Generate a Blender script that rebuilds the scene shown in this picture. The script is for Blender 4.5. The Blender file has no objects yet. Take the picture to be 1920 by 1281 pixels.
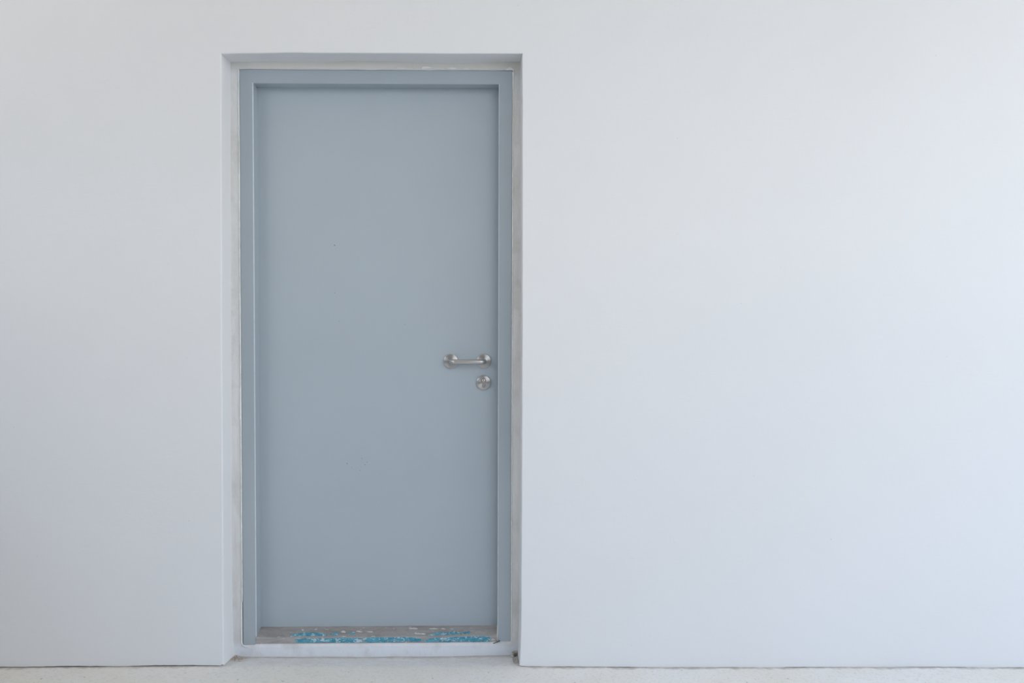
import bpy, bmesh, math, random
from mathutils import Vector, Matrix, noise
random.seed(7)
PI = math.pi
scene = bpy.context.scene
C = scene.collection

# ------------------------------------------------------------------ camera
F_PX = 1700.0
cam_d = bpy.data.cameras.new('camera')
cam_d.sensor_fit = 'HORIZONTAL'
cam_d.sensor_width = 36.0
cam_d.lens = F_PX / 1920.0 * 36.0
cam = bpy.data.objects.new('camera', cam_d)
C.objects.link(cam)
cam.location = (0.0, -3.35, 1.31)
cam.rotation_euler = (PI / 2 - math.atan(55 / F_PX), 0.0, -math.atan(33 / F_PX))
scene.camera = cam

# ------------------------------------------------------------------ overcast sky, exposure
world = bpy.data.worlds.new('overcast_sky')
scene.world = world
world.use_nodes = True
wn = world.node_tree.nodes
# hazy sky: white along the horizon, bluer with height, the same all the way round
w_geo = wn.new('ShaderNodeTexCoord')
w_sep = wn.new('ShaderNodeSeparateXYZ')
w_ramp = wn.new('ShaderNodeValToRGB')
w_ramp.color_ramp.elements[0].position = 0.0
w_ramp.color_ramp.elements[0].color = (0.91, 0.915, 0.915, 1.0)
w_ramp.color_ramp.elements[1].position = 1.0
w_ramp.color_ramp.elements[1].color = (0.44, 0.62, 0.98, 1.0)
for p_, c_ in ((0.22, (0.86, 0.90, 0.94, 1.0)), (0.55, (0.55, 0.745, 1.07, 1.0))):
    w_ramp.color_ramp.elements.new(p_).color = c_
world.node_tree.links.new(w_geo.outputs['Generated'], w_sep.inputs[0])
world.node_tree.links.new(w_sep.outputs[2], w_ramp.inputs[0])
world.node_tree.links.new(w_ramp.outputs[0], wn['Background'].inputs[0])
wn['Background'].inputs[1].default_value = 1.0

scene.view_settings.view_transform = 'Standard'
scene.view_settings.look = 'None'
scene.view_settings.gamma = 1.0
scene.view_settings.use_curve_mapping = False
scene.view_settings.exposure = 1.61


# ------------------------------------------------------------------ helpers
def tag(o, label=None, cat=None, kind=None, group=None):
    if label: o['label'] = label
    if cat: o['category'] = cat
    if kind: o['kind'] = kind
    if group: o['group'] = group
    return o


def obj(name, bm, mats, parent=None, smooth=False, recalc=False):
    if recalc:
        bmesh.ops.recalc_face_normals(bm, faces=bm.faces[:])
    me = bpy.data.meshes.new(name)
    bm.to_mesh(me)
    bm.free()
    if not isinstance(mats, (list, tuple)):
        mats = [mats]
    for m in mats:
        me.materials.append(m)
    if smooth:
        for p in me.polygons:
            p.use_smooth = True
    o = bpy.data.objects.new(name, me)
    C.objects.link(o)
    if parent is not None:
        o.parent = parent
    return o


def lerp_table(t, x):
    if x <= t[0][0]: return t[0][1]
    for (a, va), (b, vb) in zip(t, t[1:]):
        if x <= b:
            return va + (vb - va) * (x - a) / (b - a)
    return t[-1][1]


def nz(a, b=0.0, c=0.0):
    return noise.noise(Vector((a, b, c)))


def frange(a, b, step):
    n = max(1, int(round(abs(b - a) / step)))
    return [a + (b - a) * i / n for i in range(n + 1)]


# ------------------------------------------------------------------ node materials
class NT:
    def __init__(self, name):
        self.m = bpy.data.materials.new(name)
        self.m.use_nodes = True
        self.t = self.m.node_tree
        self.n = self.t.nodes
        self.bsdf = self.n['Principled BSDF']
        self.co = self.n.new('ShaderNodeTexCoord').outputs['Object']

    def link(self, a, b):
        self.t.links.new(a, b)

    def mapped(self, scale):
        mp = self.n.new('ShaderNodeMapping')
        mp.inputs['Scale'].default_value = scale
        self.link(self.co, mp.inputs['Vector'])
        return mp.outputs[0]

    def noise(self, scale, detail=4, rough=0.55, vec=None, dist=0.0):
        t = self.n.new('ShaderNodeTexNoise')
        t.inputs['Scale'].default_value = scale
        t.inputs['Detail'].default_value = detail
        t.inputs['Roughness'].default_value = rough
        t.inputs['Distortion'].default_value = dist
        self.link(vec if vec is not None else self.co, t.inputs['Vector'])
        return t.outputs['Fac']

    def ramp(self, fac, lo, hi, a=0.0, b=1.0):
        r = self.n.new('ShaderNodeMapRange')
        r.inputs['From Min'].default_value = lo
        r.inputs['From Max'].default_value = hi
        r.inputs['To Min'].default_value = a
        r.inputs['To Max'].default_value = b
        self.link(fac, r.inputs['Value'])
        return r.outputs['Result']

    def math(self, op, a, b):
        k = self.n.new('ShaderNodeMath')
        k.operation = op
        for i, v in enumerate((a, b)):
            if isinstance(v, (int, float)):
                k.inputs[i].default_value = v
            else:
                self.link(v, k.inputs[i])
        return k.outputs[0]

    def mix(self, fac, a, b):
        k = self.n.new('ShaderNodeMix')
        k.data_type = 'RGBA'
        if isinstance(fac, (int, float)):
            k.inputs['Factor'].default_value = fac
        else:
            self.link(fac, k.inputs['Factor'])
        for s, v in (('A', a), ('B', b)):
            sock = [i for i in k.inputs if i.name == s and i.type == 'RGBA'][0]
            if isinstance(v, tuple):
                sock.default_value = (*v, 1.0)
            else:
                self.link(v, sock)
        return [o for o in k.outputs if o.type == 'RGBA'][0]

    def near(self, p, r0, r1):
        """1 inside r0 of the object-space point p, 0 beyond r1"""
        d = self.n.new('ShaderNodeVectorMath')
        d.operation = 'DISTANCE'
        self.link(self.co, d.inputs[0])
        d.inputs[1].default_value = p
        return self.ramp(d.outputs['Value'], r0, r1, 1.0, 0.0)

    def axis(self, i):
        s = self.n.new('ShaderNodeSeparateXYZ')
        self.link(self.co, s.inputs[0])
        return s.outputs[i]

    def bump(self, h, strength, dist, prev=None):
        b = self.n.new('ShaderNodeBump')
        b.inputs['Strength'].default_value = strength
        b.inputs['Distance'].default_value = dist
        self.link(h, b.inputs['Height'])
        if prev is not None:
            self.link(prev, b.inputs['Normal'])
        return b.outputs['Normal']

    def done(self, color=None, rough=0.8, normal=None, metallic=0.0, spec=0.5):
        if color is not None:
            if isinstance(color, tuple):
                self.bsdf.inputs['Base Color'].default_value = (*color, 1.0)
            else:
                self.link(color, self.bsdf.inputs['Base Color'])
        if isinstance(rough, (int, float)):
            self.bsdf.inputs['Roughness'].default_value = rough
        else:
            self.link(rough, self.bsdf.inputs['Roughness'])
        self.bsdf.inputs['Metallic'].default_value = metallic
        self.bsdf.inputs['Specular IOR Level'].default_value = spec
        if normal is not None:
            self.link(normal, self.bsdf.inputs['Normal'])
        return self.m


def mat_wall():
    t = NT('white_wall_paint')
    big = t.ramp(t.noise(1.3, 3), 0.35, 0.65)
    col = t.mix(big, (0.800, 0.800, 0.798), (0.815, 0.815, 0.812))
    # a handful of tiny dark pin marks in the paint
    pin = t.ramp(t.noise(75, 1), 0.795, 0.82)
    col = t.mix(t.math('MULTIPLY', pin, 0.35), col, (0.35, 0.34, 0.33))
    n1 = t.bump(t.noise(2.2, 3, vec=t.mapped((1, 1, 1.4))), 0.25, 0.010)
    n2 = t.bump(t.noise(55, 6, 0.65), 0.2, 0.0018, n1)
    n3 = t.bump(t.noise(14, 3, vec=t.mapped((0.7, 1, 2.6)), dist=0.6), 0.14, 0.003, n2)
    return t.done(col, 0.75, n3, spec=0.25)


def mat_border():
    t = NT('grey_mortar_border')
    streak = t.noise(20, 5, 0.6, t.mapped((1.0, 1.0, 0.25)), 0.4)
    col = t.mix(t.ramp(streak, 0.33, 0.68), (0.69, 0.675, 0.655), (0.80, 0.79, 0.775))
    # the step under the door was brushed over with the blue-white wall paint
    z = t.math('ADD', t.axis(2), t.math('MULTIPLY', t.noise(16, 3), 0.03))
    col = t.mix(t.ramp(z, 0.055, 0.025), col, (0.80, 0.82, 0.85))
    col = t.mix(t.math('MULTIPLY', t.ramp(t.noise(9, 4, 0.6), 0.52, 0.68), 0.55), col, (0.60, 0.585, 0.545))
    col = t.mix(t.math('MULTIPLY', t.ramp(t.noise(120, 2), 0.70, 0.76), 0.5), col, (0.50, 0.48, 0.45))
    col = t.mix(t.ramp(t.axis(2), 2.21, 2.235), col, (0.76, 0.735, 0.68))
    n1 = t.bump(t.noise(30, 6, 0.65, t.mapped((1.0, 1.0, 0.4))), 0.85, 0.004)
    n2 = t.bump(t.noise(140, 4, 0.6), 0.3, 0.001, n1)
    return t.done(col, 0.85, n2, spec=0.2)


def mat_caulk():
    t = NT('white_filler')
    col = t.mix(t.ramp(t.noise(45, 4), 0.35, 0.65), (0.80, 0.80, 0.77), (0.92, 0.92, 0.90))
    return t.done(col, 0.7, t.bump(t.noise(160, 4), 0.35, 0.001), spec=0.3)


DOOR_COL = (0.443, 0.500, 0.538)


def mat_door_paint(name, specks=(), k_=1.0, rough=0.42):
    t = NT(name)
    a = tuple(c * 0.985 * k_ for c in DOOR_COL)
    b = tuple(c * 1.015 * k_ for c in DOOR_COL)
    col = t.mix(t.ramp(t.noise(2.5, 3), 0.35, 0.65), a, b)
    for (x, z, r, k) in specks:
        col = t.mix(t.math('MULTIPLY', t.near((x, 0, z), r * 0.5, r), k), col, (0.10, 0.11, 0.12))
    n1 = t.bump(t.noise(1.6, 2), 0.12, 0.010)
    n2 = t.bump(t.noise(260, 3, 0.6), 0.06, 0.0005, n1)
    return t.done(col, rough, n2, spec=0.5)


def mat_floor():
    t = NT('concrete_floor')
    big = t.noise(2.3, 5, 0.6)
    col = t.mix(t.ramp(big, 0.36, 0.64), (0.80, 0.765, 0.69), (0.83, 0.815, 0.785))
    y = t.axis(1)
    # cooler trowelled screed laid in the door recess
    rec = t.ramp(t.math('ADD', y, t.math('MULTIPLY', t.noise(7, 3), 0.12)), 0.035, 0.075)
    scr = t.mix(t.ramp(t.noise(16, 6, 0.65, t.mapped((1, 2.2, 1)), 1.2), 0.36, 0.64), (0.73, 0.705, 0.66), (0.79, 0.79, 0.79))
    x = t.axis(0)
    inx = t.math('MULTIPLY', t.ramp(x, -1.03, -0.97), t.ramp(x, 0.13, 0.06))
    col = t.mix(t.math('MULTIPLY', rec, inx), col, scr)
    fine = t.noise(85, 4, 0.65)
    col = t.mix(t.math('MULTIPLY', t.ramp(fine, 0.52, 0.75), 0.35), col, (0.42, 0.40, 0.36))
    col = t.mix(t.math('MULTIPLY', t.ramp(t.noise(60, 1), 0.75, 0.79), 0.6), col, (0.24, 0.22, 0.20))
    col = t.mix(t.math('MULTIPLY', t.ramp(t.noise(33, 2), 0.68, 0.74), 0.5), col, (0.74, 0.73, 0.70))
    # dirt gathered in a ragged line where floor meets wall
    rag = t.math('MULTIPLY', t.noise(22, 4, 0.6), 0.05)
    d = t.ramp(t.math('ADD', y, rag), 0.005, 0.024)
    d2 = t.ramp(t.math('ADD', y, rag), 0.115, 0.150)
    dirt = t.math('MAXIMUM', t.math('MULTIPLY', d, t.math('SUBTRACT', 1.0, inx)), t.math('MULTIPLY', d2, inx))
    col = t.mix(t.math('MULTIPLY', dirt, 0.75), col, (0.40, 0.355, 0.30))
    rust = t.near((-0.980, 0.095, -0.008), 0.010, 0.055)
    col = t.mix(t.math('MULTIPLY', rust, t.ramp(t.noise(75, 3), 0.42, 0.60, 0.45, 0.95)), col, (0.40, 0.32, 0.25))
    n1 = t.bump(t.noise(26, 6, 0.65), 0.5, 0.004)
    n2 = t.bump(fine, 0.35, 0.0015, n1)
    return t.done(col, 0.85, n2, spec=0.2)


def mat_threshold():
    t = NT('bare_concrete_sill')
    a = t.noise(10, 6, 0.65, t.mapped((0.6, 1.5, 2.5)), 0.5)
    col = t.mix(t.ramp(a, 0.35, 0.66), (0.31, 0.285, 0.265), (0.47, 0.455, 0.435))
    col = t.mix(t.math('MULTIPLY', t.ramp(t.noise(70, 3), 0.62, 0.72), 0.6), col, (0.64, 0.63, 0.61))
    n1 = t.bump(t.noise(45, 6, 0.65), 0.6, 0.003)
    return t.done(col, 0.88, n1, spec=0.2)


def mat_blue():
    t = NT('flaking_blue_paint')
    a = t.noise(38, 5, 0.65, t.mapped((0.8, 1, 1.6)), 0.6)
    col = t.mix(t.ramp(a, 0.35, 0.62), (0.050, 0.250, 0.350), (0.130, 0.400, 0.490))
    w = t.ramp(t.noise(62, 5, 0.7, t.mapped((0.9, 1.0, 1.3)), 0.8), 0.53, 0.60)
    col = t.mix(t.math('MULTIPLY', w, 0.8), col, (0.66, 0.74, 0.76))
    n1 = t.bump(t.noise(120, 4), 0.5, 0.001)
    return t.done(col, 0.55, n1, spec=0.35)


def mat_simple(name, col, rough=0.8, var=0.12, scale=90, spec=0.3):
    t = NT(name)
    lo = tuple(c * (1 - var) for c in col)
    hi = tuple(min(1, c * (1 + var)) for c in col)
    c = t.mix(t.ramp(t.noise(scale, 3), 0.3, 0.7), lo, hi)
    return t.done(c, rough, spec=spec)


def mat_steel(name, radial):
    t = NT(name)
    if radial:
        t.bsdf.inputs['Anisotropic'].default_value = 0.9
        t.bsdf.inputs['Anisotropic Rotation'].default_value = 0.25
        tg = t.n.new('ShaderNodeTangent')
        tg.direction_type = 'RADIAL'
        tg.axis = 'Z'
        t.link(tg.outputs[0], t.bsdf.inputs['Tangent'])
        return t.done((0.57, 0.545, 0.52), 0.34, metallic=1.0)
    return t.done((0.58, 0.565, 0.55), 0.31, metallic=1.0)


M_WALL = mat_wall()
M_BORDER = mat_border()
M_CAULK = mat_caulk()
M_FLOOR = mat_floor()
M_SILL = mat_threshold()
M_BLUE = mat_blue()
M_ROSE = mat_steel('brushed_steel_rose', True)
M_BAR = mat_steel('brushed_steel_bar', False)
M_CYL = mat_simple('dull_cylinder_metal', (0.42, 0.40, 0.375), 0.42)
M_CYL.node_tree.nodes['Principled BSDF'].inputs['Metallic'].default_value = 1.0
M_BRASS = mat_simple('worn_nickel', (0.60, 0.56, 0.48), 0.3)
M_BRASS.node_tree.nodes['Principled BSDF'].inputs['Metallic'].default_value = 1.0
M_DARK = mat_simple('dark_key_slot', (0.02, 0.02, 0.02), 0.6)
M_GAP = mat_simple('dark_gap', (0.10, 0.095, 0.09), 0.7)
M_SUB = mat_simple('dark_mortar_joint', (0.42, 0.385, 0.34), 0.9)
M_CEIL = mat_simple('added_ceiling_cream', (0.65, 0.57, 0.475), 0.85, 0.02, 3)
M_SIDE = mat_simple('blue_grey_render', (0.255, 0.275, 0.305), 0.85, 0.05, 3)
M_PARA = mat_simple('grey_render', (0.30, 0.30, 0.30), 0.85, 0.05, 3)
M_LOW = mat_simple('dark_grey_render', (0.225, 0.245, 0.275), 0.85, 0.05, 3)
M_YARD = mat_simple('sandy_ground', (0.54, 0.47, 0.39), 0.9, 0.05, 3)

# ------------------------------------------------------------------ dimensions (metres, wall face is y = 0)
Y1 = 0.125            # plaster border around the door frame
YF = 0.128            # front of the steel frame
YD = 0.198            # face of the door leaf


def lean(z):          # the whole doorway leans a few millimetres
    return -0.0030 * (2.2 - z)


FLOOR_Z = [(-1.83, -0.0045), (-1.0, -0.0048), (0.095, -0.0153), (0.545, -0.0228), (1.03, -0.0265), (1.55, -0.0285), (2.0, -0.0350), (3.0, -0.045)]
REC_Z = [(-1.01, -0.008), (-0.975, -0.0185), (-0.47, -0.0225), (-0.16, -0.0228), (-0.05, -0.0200), (0.1, -0.0200)]


def floor_z(x, y):
    z = lerp_table(FLOOR_Z, x)
    if y > 0 and -1.05 < x < 0.13:
        k = min(1.0, y / Y1)
        z = z + (lerp_table(REC_Z, x) - z) * k
    if -2.6 < x < 3.0 and y > -0.6:
        z += 0.0008 * nz(x * 9, y * 9, 3.1) + 0.0005 * nz(x * 40, y * 40, 1.7)
    return z


# ------------------------------------------------------------------ setting: floor
def build_floor():
    bm = bmesh.new()
    xs = [-3.4, -2.9] + frange(-2.4, 2.8, 0.02) + [3.6, 5.0, 7.5]
    ys = [-7.0, -5.0, -3.0, -2.0, -1.2, -0.7] + frange(-0.4, 0.16, 0.014)
    rows = [[bm.verts.new((x, y, floor_z(x, y))) for x in xs] for y in ys]
    for j in range(len(ys) - 1):
        for i in range(len(xs) - 1):
            bm.faces.new((rows[j][i], rows[j][i + 1], rows[j + 1][i + 1], rows[j + 1][i]))
    return tag(obj('floor', bm, M_FLOOR, smooth=True), 'pale grey-beige concrete floor along the foot of the white wall', 'floor', 'structure')


build_floor()

# ------------------------------------------------------------------ setting: the white wall with its door opening
OUT_TOP = [(-0.99, 2.2485), (-0.93, 2.2515), (-0.8284, 2.2523), (-0.7123, 2.2552), (-0.60, 2.2543), (-0.5381, 2.2548), (-0.3245, 2.2550), (-0.12, 2.2548), (-0.091, 2.2553), (0.1, 2.2564)]
IN_TOP = [(-0.996, 2.2535), (-0.92, 2.2552), (-0.82, 2.2557), (-0.74, 2.2571), (-0.66, 2.2566), (-0.538, 2.2602), (-0.458, 2.2596), (-0.337, 2.2573), (-0.155, 2.2522), (-0.054, 2.2578), (0.0675, 2.2604), (0.1, 2.2595)]
OUT_L = [(-0.003, -1.0088), (0.113, -1.0066), (0.69, -1.0036), (1.28, -1.0005), (1.67, -0.9974), (2.25, -0.9930)]
OUT_R = [(-0.011, 0.0930), (0.106, 0.0979), (0.487, 0.0998), (1.28, 0.1025), (2.25, 0.1024)]
IN_L = [(-0.006, -1.0010), (0.03, -1.0045), (0.0685, -1.0074), (0.36, -1.0086), (1.077, -1.0035), (1.28, -1.0030), (1.89, -0.9995), (2.25, -0.9958)]
IN_R = [(-0.01, 0.0902), (0.144, 0.0943), (0.457, 0.0963), (1.28, 0.1012), (1.89, 0.1000), (2.26, 0.0989)]


def arch(L, T, R, amp, seed, step=0.018):
    """contour of the opening: up the left side, across the top, down the right side"""
    zt0, zt1 = T[0][1], T[-1][1]
    pts = []
    for z in frange(-0.06, zt0, step):
        pts.append((lerp_table(L, z) + amp * nz(z * 7, seed) + 0.4 * amp * nz(z * 31, seed), z, 'L'))
    for x in frange(pts[-1][0], lerp_table(R, zt1), step)[1:]:
        pts.append((x, lerp_table(T, x) + amp * nz(x * 7, seed + 9), 'T'))
    for z in frange(zt1, -0.06, step)[1:]:
        pts.append((lerp_table(R, z) + amp * nz(z * 7, seed + 20) + 0.4 * amp * nz(z * 31, seed + 20), z, 'R'))
    return pts


def wall_gap(x):
    """how far the torn bottom edge of the plaster stands above the floor"""
    g = 0.0016 + 0.0022 * nz(x * 6, 5.5) + 0.0012 * nz(x * 45, 2.2)
    if x < -1.02: g += 0.0012
    if x > 0.1: g += -0.0007 + 0.0009 * nz(x * 3.1, 8.8)
    if abs(x + 1.0125) < 0.006: g = 0.0055
    return max(g, -0.002)


def build_wall():
    bm = bmesh.new()
    outer = arch(OUT_L, OUT_TOP, OUT_R, 0.0009, 1.0)
    inner = arch(IN_L, IN_TOP, IN_R, 0.0012, 4.0)
    assert abs(len(outer) - len(inner)) <= 6
    # resample the inner contour to the outer one, side by side
    def side(p, s): return [q for q in p if q[2] == s]
    res = []
    for s in 'LTR':
        a, b = side(outer, s), side(inner, s)
        for i in range(len(a)):
            k = i * (len(b) - 1) / max(1, len(a) - 1)
            j = min(int(k), len(b) - 2)
            f = k - j
            res.append((b[j][0] + (b[j + 1][0] - b[j][0]) * f, b[j][1] + (b[j + 1][1] - b[j][1]) * f))
    # outward direction of the opening edge at every contour point (for the rounded arris)
    R_ = 0.0045
    rings = []
    nseg = 5
    for i, (x, z, s) in enumerate(outer):
        wx = {'L': -1.0, 'T': 0.0, 'R': 1.0}[s]
        wz = 1.0 if s == 'T' else 0.0
        if s == 'L' and i + 1 < len(outer) and outer[i + 1][2] == 'T': wz = 1.0
        if s == 'T' and i + 1 < len(outer) and outer[i + 1][2] == 'R': wx = 1.0
        ring = []
        for k in range(nseg + 1):
            a = PI / 2 * k / nseg
            off = R_ * (1 - math.sin(a))
            dep = R_ * (1 - math.cos(a))
            ring.append(bm.verts.new((x + wx * off, dep, z + wz * off)))
        for k in range(1, 5):
            f = k / 4
            y = R_ + (Y1 + 0.004 - R_) * f
            ring.append(bm.verts.new((x + (res[i][0] - x) * f, y, z + (res[i][1] - z) * f)))
        rings.append(ring)
    for a, b in zip(rings, rings[1:]):
        for k in range(len(a) - 1):
            bm.faces.new((a[k], b[k], b[k + 1], a[k + 1]))
    # front face: panels left, right and above the opening, and a low band torn along the bottom
    X0, X1, ZT, ZB = -3.3, 6.0, 3.4, 0.06
    xl, xr = rings[0][0].co.x, rings[-1][0].co.x

    def bottom(xs):
        return [bm.verts.new((x, 0.0, lerp_table(FLOOR_Z, x) + wall_gap(x))) for x in xs]
    zl = lerp_table(FLOOR_Z, xl) + wall_gap(xl)
    zr = lerp_table(FLOOR_Z, xr) + wall_gap(xr)
    for ring in rings:                     # arris verts below the torn edge move up to it
        for v in ring[:nseg + 1]:
            if v.co.x < -0.4 and v.co.z < zl: v.co.z = zl + 0.0001 * (v.co.z + 0.06)
            if v.co.x > -0.4 and v.co.z < zr: v.co.z = zr + 0.0001 * (v.co.z + 0.06)
    edge = [r[0] for r in rings]
    kinds = [q[2] for q in outer]
    for side, xe in (('L', X0), ('R', X1)):
        col = [v for v, k in zip(edge, kinds) if k == side]
        if side == 'R':
            col = [[v for v, k in zip(edge, kinds) if k == 'T'][-1]] + col
        low = [v for v in col if v.co.z < ZB]
        up = [v for v in col if v.co.z >= ZB]
        far = [bm.verts.new((xe, 0, v.co.z)) for v in up]
        for p, q, r, t in zip(up, up[1:], far[1:], far):
            bm.faces.new((p, q, r, t))
        top = up[-1] if side == 'L' else up[0]
        tf = far[-1] if side == 'L' else far[0]
        tc = bm.verts.new((top.co.x, 0, ZT))
        bm.faces.new((top, tc, bm.verts.new((xe, 0, ZT)), tf))
        if side == 'L': top_l = tc
        else: top_r = tc
        pivot = up[0] if side == 'L' else up[-1]
        xs = [X0, -2.6] + frange(-2.2, xl - 0.006, 0.006) if side == 'L' else frange(xr + 0.006, 2.6, 0.006) + [3.4, X1]
        bot = bottom(xs)
        lid = [bm.verts.new((x, 0, pivot.co.z)) for x in xs]
        for p, q, r, t in zip(bot, bot[1:], lid[1:], lid):
            bm.faces.new((p, q, r, t))
        if side == 'L':
            left = bot
            chain = low + [pivot]
            e = len(chain)
            pb, pt = bot[-1], lid[-1]
        else:
            right = bot
            chain = low[::-1] + [pivot]
            pb, pt = bot[0], lid[0]
        prev = pb
        for p, q in zip(chain, chain[1:]):
            bm.faces.new((prev, p, q) if q is not pivot else (prev, p, q, pt))
    tv = [v for v, k in zip(edge, kinds) if k == 'T']
    tv = [[v for v, k in zip(edge, kinds) if k == 'L'][-1]] + tv
    tt = [top_l] + [bm.verts.new((v.co.x, 0, ZT)) for v in tv[1:-1]] + [top_r]
    for p, q, r, t in zip(tv, tv[1:], tt[1:], tt):
        bm.faces.new((p, q, r, t))
    # torn lip going back under the plaster
    for vs in (left + [rings[0][0]], [rings[-1][0]] + right):
        back = [bm.verts.new((v.co.x, 0.012, v.co.z)) for v in vs]
        for a, b, c, d in zip(vs, vs[1:], back[1:], back):
            bm.faces.new((a, d, c, b))
    # mortar joint behind the torn edge
    for (a, b) in ((X0, xl - 0.001), (xr + 0.001, X1)):
        q = [bm.verts.new(p) for p in ((a, 0.011, -0.08), (b, 0.011, -0.08), (b, 0.011, 0.03), (a, 0.011, 0.03))]
        bm.faces.new(q).material_index = 1
    # sheet added behind the doorway to keep sky light out of the gaps
    q = [bm.verts.new(p) for p in ((-1.2, 0.26, -0.1), (0.3, 0.26, -0.1), (0.3, 0.26, 2.45), (-1.2, 0.26, 2.45))]
    bm.faces.new(q).material_index = 1
    return tag(obj('wall_back', bm, [M_WALL, M_SUB]), 'white painted wall around the recessed grey-blue door', 'wall', 'structure')


build_wall()

# unseen walls and overhead slab added to shape the sky light, plus the ground
def box(bm, x0, x1, y0, y1, z0, z1):
    v = [bm.verts.new(p) for p in ((x0, y0, z0), (x1, y0, z0), (x1, y1, z0), (x0, y1, z0), (x0, y0, z1), (x1, y0, z1), (x1, y1, z1), (x0, y1, z1))]
    for q in ((0, 3, 2, 1), (4, 5, 6, 7), (0, 1, 5, 4), (1, 2, 6, 5), (2, 3, 7, 6), (3, 0, 4, 7)):
        bm.faces.new([v[i] for i in q])


for name, dims, mat, lab, cat in (
        ('added_ceiling', (-4.92, 5.0, -5.0, 0.3, 4.0, 4.12), M_CEIL, 'cream ceiling slab, unseen, holding back the sky overhead', 'added_ceiling'),
        ('front_sky_blocker', (-3.13, 0.54, -5.43, -5.03, -0.1, 4.0), M_SIDE, 'blue-grey light-blocking wall, added unseen behind the viewer', 'wall'),
        ('low_sky_blocker', (-14, 12, -5.35, -5.2, -0.1, 1.48), M_PARA, 'long grey parapet, added unseen behind the viewer to block low light', 'parapet'),
        ('left_shade_wall', (-2.91, -2.76, -2.54, -0.001, -0.1, 1.43), M_LOW, 'low dark grey wall, added unseen to darken the lower left', 'wall'),
        ('left_end_blocker', (-6.26, -6.06, -5.0, 0.3, -0.1, 3.8), M_PARA, 'grey end wall, added unseen far left to hold back light', 'wall'),
        ('ground', (-60, 60, -70, -7.0, -0.2, -0.045), M_YARD, 'pale sandy yard beyond the walkway, behind the viewer', 'ground')):
    bm = bmesh.new()
    box(bm, *dims)
    tag(obj(name, bm, mat), lab, cat, 'structure')

# ------------------------------------------------------------------ setting: plaster border around the frame
FX0, FX1, FZT = -0.9635, 0.0685, 2.2275       # outer edge of the frame at the top
FZB = 0.0255


def build_border():
    """ring of hand-trowelled plaster between the reveal and the steel frame"""
    bm = bmesh.new()
    n_v, n_h = 150, 76
    per = []
    for i in range(n_v): per.append(('L', i / n_v))
    for i in range(n_h): per.append(('T', i / n_h))
    for i in range(n_v): per.append(('R', i / n_v))
    for i in range(n_h): per.append(('B', i / n_h))
    rings = []
    for s, t in per:
        if s == 'L':
            zi = FZB + (FZT - FZB) * t
            zo = -0.06 + (2.27 + 0.06) * t
            g = 0.0003 + 0.0016 * max(0, nz(zi * 2.2, 3.3)) + (0.0022 if zi < 0.20 else 0) + 0.0008 * nz(zi * 40, 1.0)
            pi_ = (FX0 + lean(zi) - g, zi); po = (lerp_table(IN_L, zo) - 0.004, zo)
        elif s == 'T':
            xi = FX0 + (FX1 - FX0) * t
            xo = -1.0 + 1.105 * t
            g = 0.0002 + 0.0008 * nz(xi * 18, 6.0) + (0.0022 if xi > 0.035 else 0)
            pi_ = (xi, FZT + g); po = (xo, 2.268)
        elif s == 'R':
            zi = FZT + (FZB - FZT) * t
            zo = 2.27 - (2.27 + 0.06) * t
            g = 0.0006 + 0.0012 * max(0, nz(zi * 2.6, 7.3)) + 0.0008 * nz(zi * 40, 5.0) + 0.0022 * max(0, min(1, (zi - 1.98) / 0.1))
            pi_ = (FX1 + lean(zi) + g, zi); po = (lerp_table(IN_R, zo) + 0.004, zo)
        else:
            xi = FX1 + (FX0 - FX1) * t
            xo = 0.098 - 1.102 * t
            g = 0.0008 * nz(xi * 11, 2.0) + 0.0005 * nz(xi * 60, 2.0)
            zb = 0.0312 + (0.0022 if xi > 0.0 else 0.0)
            if xi < -0.918: zb = 0.0262
            pi_ = (xi + lean(0.03), zb + g); po = (xo, -0.06)
        ring = [bm.verts.new((pi_[0], Y1 + 0.022, pi_[1]))]
        for k in range(7):
            f = k / 6
            x = pi_[0] + (po[0] - pi_[0]) * f
            z = pi_[1] + (po[1] - pi_[1]) * f
            y = Y1 + 0.0010 * nz(x * 24, z * 24) + 0.0006 * nz(x * 70, z * 70)
            if k == 0: y += 0.0012
            if s == 'B' and -0.925 < pi_[0] < 0.02: y -= 0.0034 * (1 - f)
            ring.append(bm.verts.new((x, y, z)))
        rings.append(ring)
    N = len(rings)
    for i in range(N):
        a, b = rings[i], rings[(i + 1) % N]
        for k in range(7):
            fc = bm.faces.new((a[k], a[k + 1], b[k + 1], b[k]))
            fc.smooth = k > 0
    return tag(obj('trim_1', bm, M_BORDER), 'uneven grey mortar border between door frame and white reveal', 'trim', 'structure')


border = build_border()


def bead(name, pts, w_fn, mat, parent, y=Y1, up=0.0036):
    """ragged filler bead along a path of (x, z, nx, nz) where n points away from the frame"""
    bm = bmesh.new()
    prev = None
    for i, (x, z, ax, az) in enumerate(pts):
        w, o = w_fn(i, x, z)
        row = []
        for k in range(6):
            a = PI * k / 5
            d = o + w * (0.5 - 0.5 * math.cos(a))
            h = up * min(1.0, w / 0.003) * math.sin(a)
            row.append(bm.verts.new((x + ax * d, y + 0.0004 - h, z + az * d)))
        if prev:
            for k in range(5):
                bm.faces.new((prev[k], row[k], row[k + 1], prev[k + 1]))
        prev = row
    return obj(name, bm, mat, parent, smooth=True, recalc=False)


def bl(i, x, z):
    g = (0.0022 if z < 0.20 else 0.0)
    w = 0.0040 + 0.0016 * nz(z * 5, 1.1) + 0.0012 * nz(z * 60, 3.0)
    if 0.90 < z < 1.02: w += 0.0020
    return max(0.0008, w), g + 0.0004 * nz(z * 50, 9.0)


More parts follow.
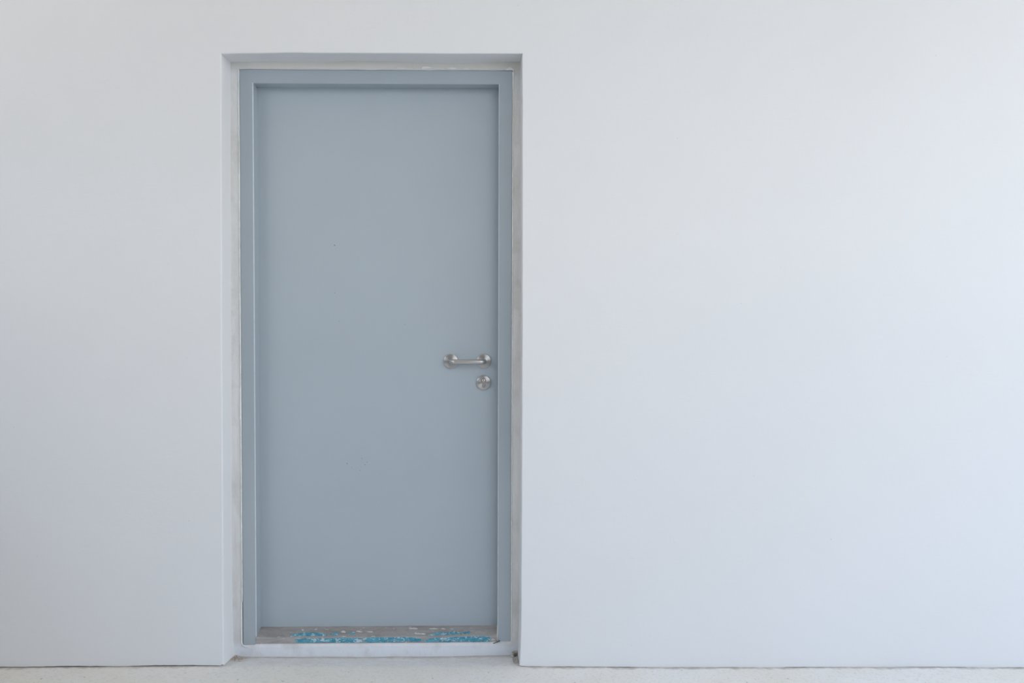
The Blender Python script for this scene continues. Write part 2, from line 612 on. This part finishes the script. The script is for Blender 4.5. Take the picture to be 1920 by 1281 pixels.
def brr(i, x, z):
    g = 0.0020 * max(0, min(1, (z - 1.98) / 0.1))
    w = 0.0038 + 0.0014 * nz(z * 4, 12.1) + 0.0012 * nz(z * 60, 13.0)
    if z > 2.15: w += 0.0012
    return max(0.0006, w), g + 0.0008 + 0.0005 * nz(z * 50, 19.0)


def bt(i, x, z):
    w = 0.0012 + 0.0022 * max(0, nz(x * 6, 21.1)) + 0.0014 * nz(x * 45, 23.0)
    return max(0.0005, w), 0.0002


pl = [(FX0 + lean(z), z, -1, 0) for z in frange(0.040, FZT, 0.008)]
# the bead turns round the bottom left corner of the frame
cor = []
for k in range(1, 9):
    a = PI / 2 * k / 8
    cor.append((FX0 + lean(0.04) + 0.020 * (1 - math.cos(a)), 0.040 - 0.017 * math.sin(a), -math.cos(a), -math.sin(a)))
bead('caulk_bead', cor[::-1] + pl, bl, M_CAULK, border)['label'] = 'pale ragged filler bead along the left of the frame'
bead('caulk_bead', [(x, FZT, 0, 1) for x in frange(-0.960, 0.064, 0.006)], bt, M_CAULK, border)
bead('caulk_bead', [(FX1 + lean(z), z, 1, 0) for z in frange(FZT + 0.002, 0.036, 0.008)], brr, M_CAULK, border)


def flake(name, outline, y, th, mat, parent, rag=0.0006, seed=0.0, z_fn=None, dome=0.0):
    """thin ragged flake lying on a face: outline of (x, z); gets its own thickness"""
    bm = bmesh.new()
    pts = []
    n = len(outline)
    for i in range(n):
        a, b = outline[i], outline[(i + 1) % n]
        L = math.hypot(b[0] - a[0], b[1] - a[1])
        m = max(1, int(L / 0.004))
        for k in range(m):
            f = k / m
            x = a[0] + (b[0] - a[0]) * f
            z = a[1] + (b[1] - a[1]) * f
            pts.append((x + rag * nz(x * 130, z * 130, seed), z + rag * nz(x * 130, z * 130, seed + 5)))
    front, back = [], []
    for (x, z) in pts:
        if z_fn:
            front.append(bm.verts.new(z_fn(x, z, th))); back.append(bm.verts.new(z_fn(x, z, -0.001)))
        else:
            front.append(bm.verts.new((x, y - th, z))); back.append(bm.verts.new((x, y + 0.001, z)))
    f = bm.faces.new(front)
    N = len(pts)
    for i in range(N):
        bm.faces.new((front[i], back[i], back[(i + 1) % N], front[(i + 1) % N]))
    bmesh.ops.triangulate(bm, faces=[f])
    return obj(name, bm, mat, parent, recalc=True)


# white flecks of filler smeared above the head of the frame
for (x0, x1, z0, z1) in ((-0.372, -0.306, 2.2320, 2.2355), (-0.276, -0.232, 2.2325, 2.2405), (-0.236, -0.188, 2.2320, 2.2350),
                         (-0.180, -0.135, 2.2325, 2.2365), (-0.118, -0.095, 2.2345, 2.2370), (-0.024, -0.018, 2.2355, 2.2385)):
    flake('filler_fleck', [(x0, z0), ((x0 * 2 + x1) / 3, z0 - 0.0006), (x1, z0 + 0.0004), (x1 - 0.004, (z0 + z1) / 2), ((x0 + x1) / 2, z1), (x0 + 0.005, z1 - 0.0008)],
          Y1, 0.0034, M_CAULK, border, 0.0010, x0)
flake('filler_lump', [(0.044, 2.2285), (0.068, 2.2285), (0.0725, 2.222), (0.0735, 2.231), (0.066, 2.236), (0.060, 2.2405), (0.052, 2.2360)], Y1, 0.0055, M_CAULK, border, 0.0010, 3.0)

# ------------------------------------------------------------------ the door
door = bpy.data.objects.new('door_1', None)
C.objects.link(door)
door.location = (-0.45, YD, 0.05)
tag(door, 'closed grey-blue steel door in its matching frame, set back in the white wall', 'door', 'structure')
DI = Matrix.Translation(-door.location)


def dobj(name, bm, mat, parent=None, smooth=False, recalc=False):
    """a part given in world coordinates, parented to the door"""
    bm.transform(DI)
    return obj(name, bm, mat, parent or door, smooth, recalc)


def extrude_profile(prof, ends):
    """prof: list of (u, y) points across the jamb; ends: two functions u -> (x, z) at either end"""
    bm = bmesh.new()
    a = [bm.verts.new((*[ends[0](u)[0]], y, ends[0](u)[1])) for u, y in prof]
    b = [bm.verts.new((*[ends[1](u)[0]], y, ends[1](u)[1])) for u, y in prof]
    for i in range(len(prof) - 1):
        bm.faces.new((a[i], a[i + 1], b[i + 1], b[i]))
    bm.faces.new(a[::-1])
    bm.faces.new(b)
    return bm


W_F = 0.0515                                   # face width of the frame
def frame_profile():
    p = [(0.0, YD + 0.03), (0.0, YF + 0.0015), (0.0004, YF + 0.0004), (0.0015, YF)]
    r = 0.0042
    for k in range(6):
        a = PI / 2 * k / 5
        p.append((W_F - r + r * math.sin(a), YF + r * (1 - math.cos(a))))
    p += [(W_F, YD + 0.001), (W_F, YD + 0.03)]
    return p


M_FRAME = mat_door_paint('grey_blue_frame_paint', (), 0.91, 0.24)
M_FRAME.node_tree.nodes['Principled BSDF'].inputs['Coat Weight'].default_value = 0.6
M_FRAME.node_tree.nodes['Principled BSDF'].inputs['Coat Roughness'].default_value = 0.12
PR = frame_profile()


def ljamb(u): return FX0 + u
def rjamb(u): return FX1 - u


frame_head = extrude_profile(PR, (lambda u: (FX0 + u, FZT - u), lambda u: (FX1 - u, FZT - u)))
head = dobj('door_frame', frame_head, M_FRAME, recalc=True)
zb = 0.0150
M_ARRIS = mat_simple('arris_highlight_paint', (0.58, 0.63, 0.66), 0.3, 0.08, 30, 0.5)  # pale colour paints the bright edge highlight onto the jamb arrises


def worn(bm):  # marks the arris faces that take the painted highlight
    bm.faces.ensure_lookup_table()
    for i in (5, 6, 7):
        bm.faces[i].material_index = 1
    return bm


jl = extrude_profile(PR, (lambda u: (FX0 + u + lean(zb), zb), lambda u: (FX0 + u, FZT - u)))
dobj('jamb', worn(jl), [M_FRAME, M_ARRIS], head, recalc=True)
jr = extrude_profile(PR, (lambda u: (FX1 - u + lean(zb), zb), lambda u: (FX1 - u, FZT - u)))
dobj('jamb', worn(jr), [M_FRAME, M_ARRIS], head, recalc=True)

# leaf, with the small dark scuffs of the photograph
SCUFF = [(-0.578, 0.717, 0.0030, 0.7), (-0.520, 0.736, 0.0022, 0.6), (-0.508, 0.712, 0.0026, 0.6), (-0.500, 0.722, 0.0024, 0.5),
         (-0.560, 0.700, 0.0020, 0.5), (-0.527, 0.690, 0.0024, 0.5), (-0.621, 1.570, 0.0030, 0.8), (-0.621, 1.385, 0.0024, 0.6),
         (-0.605, 1.275, 0.0020, 0.6), (-0.350, 1.262, 0.0020, 0.5)]
M_LEAF = mat_door_paint('grey_blue_door_paint', [(x + 0.45, z - 0.05, r, k) for x, z, r, k in SCUFF])
bm = bmesh.new()
xa, xb, za, zb2 = -0.9165, 0.0215, 0.0715, 2.1790
v = []
for (x, z) in ((xa - 0.0065, za), (xb - 0.0060, za), (xb, zb2), (xa, zb2)):
    v.append(bm.verts.new((x, YD, z)))
bk = [bm.verts.new((q.co.x, YD + 0.045, q.co.z)) for q in v]
bm.faces.new(v)
bm.faces.new(bk[::-1])
for i in range(4):
    bm.faces.new((v[i], bk[i], bk[(i + 1) % 4], v[(i + 1) % 4]))
bmesh.ops.bevel(bm, geom=[e for e in bm.edges if all(abs(q.co.y - YD) < 1e-6 for q in e.verts)], offset=0.0015, segments=2, profile=0.5, affect='EDGES')
leaf = dobj('door_leaf', bm, M_LEAF, recalc=True)


def lathe(prof, n=56):
    """prof of (r, h): turned about z"""
    bm = bmesh.new()
    rows = []
    for r, h in prof:
        if r < 1e-6:
            rows.append([bm.verts.new((0, 0, h))])
        else:
            rows.append([bm.verts.new((r * math.cos(2 * PI * i / n), r * math.sin(2 * PI * i / n), h)) for i in range(n)])
    for a, b in zip(rows, rows[1:]):
        for i in range(n):
            j = (i + 1) % n
            if len(b) == 1: bm.faces.new((a[i], a[j], b[0]))
            elif len(a) == 1: bm.faces.new((a[0], b[j], b[i]))
            else: bm.faces.new((a[i], a[j], b[j], b[i]))
    for f in bm.faces: f.smooth = True
    return bm


ROT = Matrix.Rotation(PI / 2, 4, 'X')          # local z -> world -y (towards the viewer)
R_ROSE = 0.0285
ROSE = [(R_ROSE, -0.001), (R_ROSE, 0.0068), (R_ROSE - 0.0004, 0.0076), (R_ROSE - 0.0014, 0.0084), (R_ROSE - 0.0030, 0.0088), (0.012, 0.0090), (0.0, 0.0090)]
PH = (-0.1705, -0.0408, 1.1182)                # rose centres x, x, z
ESC = (-0.0421, 1.0345)
# pull handle: bent bar, with its two roses
bm = bmesh.new()
x0, x1, zc, so, rr, be = PH[0] + 0.004, PH[1] + 0.001, 1.1182, 0.052, 0.0096, 0.016
path = [(x0, 0.006)]
for k in range(9):
    a = PI / 2 * k / 8
    path.append((x0 + be * (1 - math.cos(a)), so - be + be * math.sin(a)))
for k in range(9):
    a = PI / 2 * (1 - k / 8)
    path.append((x1 - be * (1 - math.cos(a)), so - be + be * math.sin(a)))
path.append((x1, 0.006))
rows = []
for i, (px, ph) in enumerate(path):
    a = path[max(0, i - 1)]; b = path[min(len(path) - 1, i + 1)]
    t = Vector((b[0] - a[0], 0, b[1] - a[1])).normalized()     # x, h plane
    nrm = Vector((-t.z, 0, t.x))
    row = []
    for k in range(24):
        q = 2 * PI * k / 24
        d = nrm * (rr * math.cos(q))
        row.append(bm.verts.new((px + d.x, YD - (ph + d.z), zc + rr * math.sin(q))))
    rows.append(row)
for a, b in zip(rows, rows[1:]):
    for k in range(24):
        f = bm.faces.new((a[k], a[(k + 1) % 24], b[(k + 1) % 24], b[k])); f.smooth = True
handle_loc = Vector(((x0 + x1) / 2, YD, zc))
bm.transform(Matrix.Translation(-handle_loc))
handle = obj('pull_handle', bm, M_BAR, door, recalc=True)
handle.location = handle_loc - door.location
handle['label'] = 'brushed steel bar handle on two round roses'
for px in PH[:2]:
    o = obj('rose', lathe(ROSE), M_ROSE, handle, recalc=True)
    o.rotation_euler = (PI / 2, 0, 0)
    o.location = Vector((px, YD, PH[2])) - handle_loc
# lock escutcheon with euro cylinder
esc = obj('lock_escutcheon', lathe(ROSE), M_ROSE, door, recalc=True)
esc.rotation_euler = (PI / 2, 0, 0)
esc.location = Vector((ESC[0], YD, ESC[1])) - door.location
esc['label'] = 'round brushed steel keyhole plate'
bm = bmesh.new()
out = []
for k in range(29):
    a = -PI / 2 + 0.62 + (2 * PI - 1.24) * k / 28
    out.append((0.0083 * math.cos(a), 0.0083 * math.sin(a) + 0.0083))
for k in range(9):
    a = PI - PI * -k / 8
    out.append((0.0049 * math.cos(a), 0.0049 * math.sin(a) - 0.0125))
fr = [bm.verts.new((x, z, 0.0122)) for x, z in out]
bkk = [bm.verts.new((x, z, 0.0080)) for x, z in out]
bm.faces.new(fr)
for i in range(len(out)):
    bm.faces.new((fr[i], bkk[i], bkk[(i + 1) % len(out)], fr[(i + 1) % len(out)]))
bmesh.ops.bevel(bm, geom=[e for e in bm.edges if all(abs(q.co.z - 0.0122) < 1e-6 for q in e.verts)], offset=0.0006, segments=2, profile=0.5, affect='EDGES')
big = []
for x, z in out:                               # dark gap between cylinder and plate
    r = math.hypot(x, z - 0.0083 if z > 0 else z + 0.0125)
    c = 0.0083 if z > 0 else -0.0125
    k = 1 + 0.0010 / max(r, 1e-4)
    big.append((x * k, c + (z - c) * k if abs(z - c) > 1e-5 else z))
g0 = [bm.verts.new((x, z, 0.00935)) for x, z in big]
g1 = [bm.verts.new((x, z, 0.0080)) for x, z in big]
bm.faces.new(g0).material_index = 1
for i in range(len(big)):
    bm.faces.new((g0[i], g1[i], g1[(i + 1) % len(big)], g0[(i + 1) % len(big)])).material_index = 1
cyl = obj('lock_cylinder', bm, [M_CYL, M_GAP], esc, recalc=True)
o = obj('cylinder_plug', lathe([(0.0066, 0.0110), (0.0066, 0.0132), (0.0058, 0.0140), (0.0, 0.0142)], 32), M_BRASS, esc, recalc=True)
o.location = (0, 0.0083, 0)
bm = bmesh.new()
box(bm, -0.0011, 0.0011, 0.0070, 0.0138, 0.0110, 0.0145)
obj('key_slot', bm, M_DARK, esc)

# ------------------------------------------------------------------ setting: the worn sill under the door
def sill_xyz(x, s, th=0.0):
    """s runs up the front face (0..1) and then back over the top (1..2); th is height above the surface"""
    zf0, zf1 = 0.020, 0.0560
    if s <= 0.85:
        f = s / 0.85
        return (x, YF - 0.002 - th, zf0 + (zf1 - 0.006 - zf0) * f)
    if s <= 1.15:
        a = (s - 0.85) / 0.30 * PI / 2
        return (x, YF - 0.002 + 0.006 * (1 - math.cos(a)) - th * math.cos(a), zf1 - 0.006 + 0.006 * math.sin(a) + th * math.sin(a))
    f = (s - 1.15) / 0.85
    return (x, YF + 0.004 + (YD + 0.004 - YF - 0.004) * f, zf1 + 0.0138 * f + th)


def build_sill():
    bm = bmesh.new()
    xs = frange(-0.9190, 0.0090, 0.007)
    ss = frange(0, 0.85, 0.12) + frange(0.85, 1.15, 0.06)[1:] + frange(1.15, 2.0, 0.085)[1:]
    rows = []
    for s in ss:
        row = []
        for x in xs:
            h = 0.0012 * nz(x * 16, s * 4, 1.0) + 0.0009 * nz(x * 60, s * 12, 2.0)
            e = min(x + 0.9190, 0.0090 - x)
            if e < 0.03 and 0.8 < s < 1.9: h += 0.003 * (1 - e / 0.03)
            row.append(bm.verts.new(sill_xyz(x, s, h)))
        rows.append(row)
    for a, b in zip(rows, rows[1:]):
        for i in range(len(xs) - 1):
            f = bm.faces.new((a[i], a[i + 1], b[i + 1], b[i])); f.smooth = True
    return tag(obj('trim_2', bm, M_SILL), 'worn bare concrete sill with flaking blue paint under the door', 'sill', 'structure')


sill = build_sill()


def patch(outline, seed, mat=M_BLUE, name='paint_patch', th=0.0016, rag=0.085):
    """flake of old paint on the sill; outline of (x, s), draped over the sill as a thin grid"""
    bm = bmesh.new()
    xs = [p[0] for p in outline]
    x0, x1 = min(xs), max(xs)
    lo = [(x, s) for x, s, k in outline if k == 'lo']
    hi = [(x, s) for x, s, k in outline if k == 'hi']
    rows = []
    for x in frange(x0, x1, 0.0032):
        a = lerp_table(lo, x) + rag * nz(x * 150, seed) + rag * 0.7 * nz(x * 47, seed)
        b = lerp_table(hi, x) + rag * nz(x * 150, seed + 7) + rag * 0.7 * nz(x * 47, seed + 7)
        if b < a + 0.02: a = b = (a + b) / 2; b += 0.01
        e = min((x - x0), (x1 - x)) / 0.008
        if e < 1:
            c = (a + b) / 2; k = 0.55 + 0.45 * math.sqrt(max(0, e)) + 0.25 * nz(x * 300, seed + 3); a = c + (a - c) * k; b = c + (b - c) * k
        row = []
        for k in range(8):
            s = a + (b - a) * k / 7
            h = th + 0.0012 * nz(x * 16, s * 4, 1.0) + 0.0009 * nz(x * 60, s * 12, 2.0)
            if k in (0, 7): h -= th * 1.6
            row.append(bm.verts.new(sill_xyz(x, s, h)))
        rows.append(row)
    for a, b in zip(rows, rows[1:]):
        for k in range(7):
            bm.faces.new((a[k], b[k], b[k + 1], a[k + 1]))
    o = obj(name, bm, mat, sill)
    return o


# upper row lies on the top of the sill, lower row on its front face
PATCHES = [
    [(-0.792, 1.20, 'lo'), (-0.76, 1.16, 'lo'), (-0.663, 1.16, 'lo'), (-0.650, 1.20, 'lo'), (-0.792, 1.30, 'hi'), (-0.76, 1.48, 'hi'), (-0.70, 1.52, 'hi'), (-0.663, 1.44, 'hi'), (-0.650, 1.30, 'hi')],
    [(-0.640, 1.26, 'lo'), (-0.606, 1.24, 'lo'), (-0.640, 1.40, 'hi'), (-0.620, 1.52, 'hi'), (-0.606, 1.46, 'hi')],
    [(-0.575, 1.32, 'lo'), (-0.542, 1.32, 'lo'), (-0.575, 1.46, 'hi'), (-0.555, 1.52, 'hi'), (-0.542, 1.46, 'hi')],
    [(-0.262, 1.02, 'lo'), (-0.235, 1.16, 'lo'), (-0.17, 1.20, 'lo'), (-0.095, 1.30, 'lo'), (-0.262, 1.12, 'hi'), (-0.232, 1.44, 'hi'), (-0.19, 1.44, 'hi'), (-0.16, 1.52, 'hi'), (-0.13, 1.40, 'hi'), (-0.095, 1.54, 'hi')],
    [(-0.772, 0.44, 'lo'), (-0.74, 0.34, 'lo'), (-0.62, 0.36, 'lo'), (-0.512, 0.34, 'lo'), (-0.772, 0.80, 'hi'), (-0.74, 0.92, 'hi'), (-0.66, 0.90, 'hi'), (-0.60, 1.00, 'hi'), (-0.512, 0.92, 'hi')],
    [(-0.508, 0.36, 'lo'), (-0.40, 0.36, 'lo'), (-0.33, 0.42, 'lo'), (-0.275, 0.44, 'lo'), (-0.508, 0.92, 'hi'), (-0.46, 1.02, 'hi'), (-0.40, 0.92, 'hi'), (-0.35, 1.04, 'hi'), (-0.31, 0.94, 'hi'), (-0.275, 0.60, 'hi')],
    [(-0.272, 0.36, 'lo'), (-0.22, 0.34, 'lo'), (-0.13, 0.32, 'lo'), (-0.018, 0.34, 'lo'), (-0.272, 0.50, 'hi'), (-0.245, 0.86, 'hi'), (-0.18, 0.94, 'hi'), (-0.10, 1.02, 'hi'), (-0.018, 1.02, 'hi')],
]
for i, p in enumerate(PATCHES):
    o = patch(p, 3.0 + i * 1.7)
    if i == 0: o['label'] = 'flaking turquoise blue paint'
M_CHIP = mat_simple('pale_paint_chip', (0.62, 0.615, 0.59), 0.75, 0.2)
for i, (x, s, w, hs) in enumerate(((-0.783, 1.10, 0.010, 0.08), (-0.752, 1.66, 0.006, 0.18), (-0.700, 1.72, 0.008, 0.06), (-0.590, 1.46, 0.016, 0.22), (-0.582, 1.06, 0.016, 0.07),
                                  (-0.528, 1.52, 0.020, 0.10), (-0.486, 1.48, 0.018, 0.10), (-0.470, 1.04, 0.014, 0.06), (-0.320, 1.74, 0.024, 0.12), (-0.306, 1.32, 0.008, 0.10),
                                  (-0.288, 1.28, 0.022, 0.14), (-0.240, 1.72, 0.020, 0.08), (-0.202, 1.70, 0.014, 0.08), (-0.168, 1.68, 0.012, 0.06), (-0.006, 0.55, 0.012, 0.30))):
    w, hs = w * (0.55 + 0.3 * random.random()), hs * 0.62
    patch([(x - w, s, 'lo'), (x + w, s - hs * 0.4, 'lo'), (x - w, s + hs * 0.6, 'hi'), (x + w * random.uniform(-0.6, 0.5), s + hs * 1.2, 'hi'), (x + w, s + hs * 0.5, 'hi')], 40 + i, M_CHIP, 'paint_chip', 0.002, 0.05)['label'] = 'off-white paint chip'


# ------------------------------------------------------------------ loose bits in the corners
def lump(r, seed, sq=(1, 1, 1)):
    bm = bmesh.new()
    bmesh.ops.create_icosphere(bm, subdivisions=2, radius=r)
    for v in bm.verts:
        k = 1 + 0.45 * noise.noise(v.co * (0.9 / r) + Vector((seed, 0, 0)))
        v.co = Vector((v.co.x * k * sq[0], v.co.y * k * sq[1], v.co.z * k * sq[2]))
    return bm


M_CRUMB = mat_simple('dirty_mortar', (0.45, 0.42, 0.37), 0.9, 0.25, 200)
M_CRUMB_D = mat_simple('hole_splinter_dark', (0.16, 0.14, 0.12), 0.9, 0.3, 200)
M_CRUMB_W = mat_simple('pale_mortar', (0.66, 0.64, 0.60), 0.85, 0.15, 200)
M_RUST = mat_simple('rusty_grit', (0.40, 0.32, 0.26), 0.9, 0.3, 300)


def on_floor(x, y, lift=0.0):
    return (x, y, floor_z(x, y) + lift)


# broken lump of mortar in the right corner of the recess
o = obj('mortar_lump', lump(0.014, 3.0, (0.80, 2.6, 0.26)), M_CRUMB)
o.location = on_floor(0.0805, 0.066, 0.001)
tag(o, 'long dirty mortar lump along the right reveal on the floor', 'rubble')
o = obj('mortar_crust', lump(0.010, 8.0, (1.3, 0.35, 0.62)), M_CRUMB)
o.location = on_floor(0.080, 0.122, 0.013)
tag(o, 'grey broken mortar crust high in the right corner of the recess', 'rubble')
o = obj('dark_hole_lump', lump(0.0062, 11.0, (1.5, 0.8, 0.8)), M_CRUMB_D)  # dark-coloured lump put where the corner has a shaded hole
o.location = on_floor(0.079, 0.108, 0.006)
tag(o, 'dark lump standing for the shaded hole below the mortar crust in the right corner', 'rubble')
o = obj('mortar_chip', lump(0.0050, 5.0, (1.4, 0.8, 0.7)), M_CRUMB_W)
o.location = on_floor(0.067, 0.100, 0.005)
tag(o, 'small whitish chip beside the dark hole lump in the right corner', 'rubble')
bm = bmesh.new()
for k in range(26):
    b2 = lump(random.uniform(0.0008, 0.0024), k * 1.3)
    x = -0.985 + random.gauss(0, 0.012); y = 0.085 + random.gauss(0, 0.018)
    x = max(x, -0.998); y = min(y, 0.118)
    b2.transform(Matrix.Translation(on_floor(x, y, 0.0005)))
    tmp = bpy.data.meshes.new('tmp'); b2.to_mesh(tmp); b2.free(); bm.from_mesh(tmp); bpy.data.meshes.remove(tmp)
tag(obj('rusty_grit', bm, M_RUST), 'rusty brown grit gathered in the left corner of the recess', 'grit', 'stuff')
# dark splinter at the foot of the right jamb
bm = bmesh.new()
pts = [(-0.006, 0.0295), (0.004, 0.0325), (0.012, 0.0350), (0.020, 0.0385), (0.021, 0.0372), (0.012, 0.0325), (0.002, 0.0290), (-0.005, 0.0270)]
a = [bm.verts.new((x, YF - 0.0075, z)) for x, z in pts]
b = [bm.verts.new((x, YF - 0.002, z)) for x, z in pts]
bm.faces.new(a)
for i in range(len(pts)):
    bm.faces.new((a[i], b[i], b[(i + 1) % len(pts)], a[(i + 1) % len(pts)]))
tag(obj('wood_splinter', bm, M_CRUMB_D, recalc=True), 'thin dark splinter at the foot of the right door jamb', 'splinter')
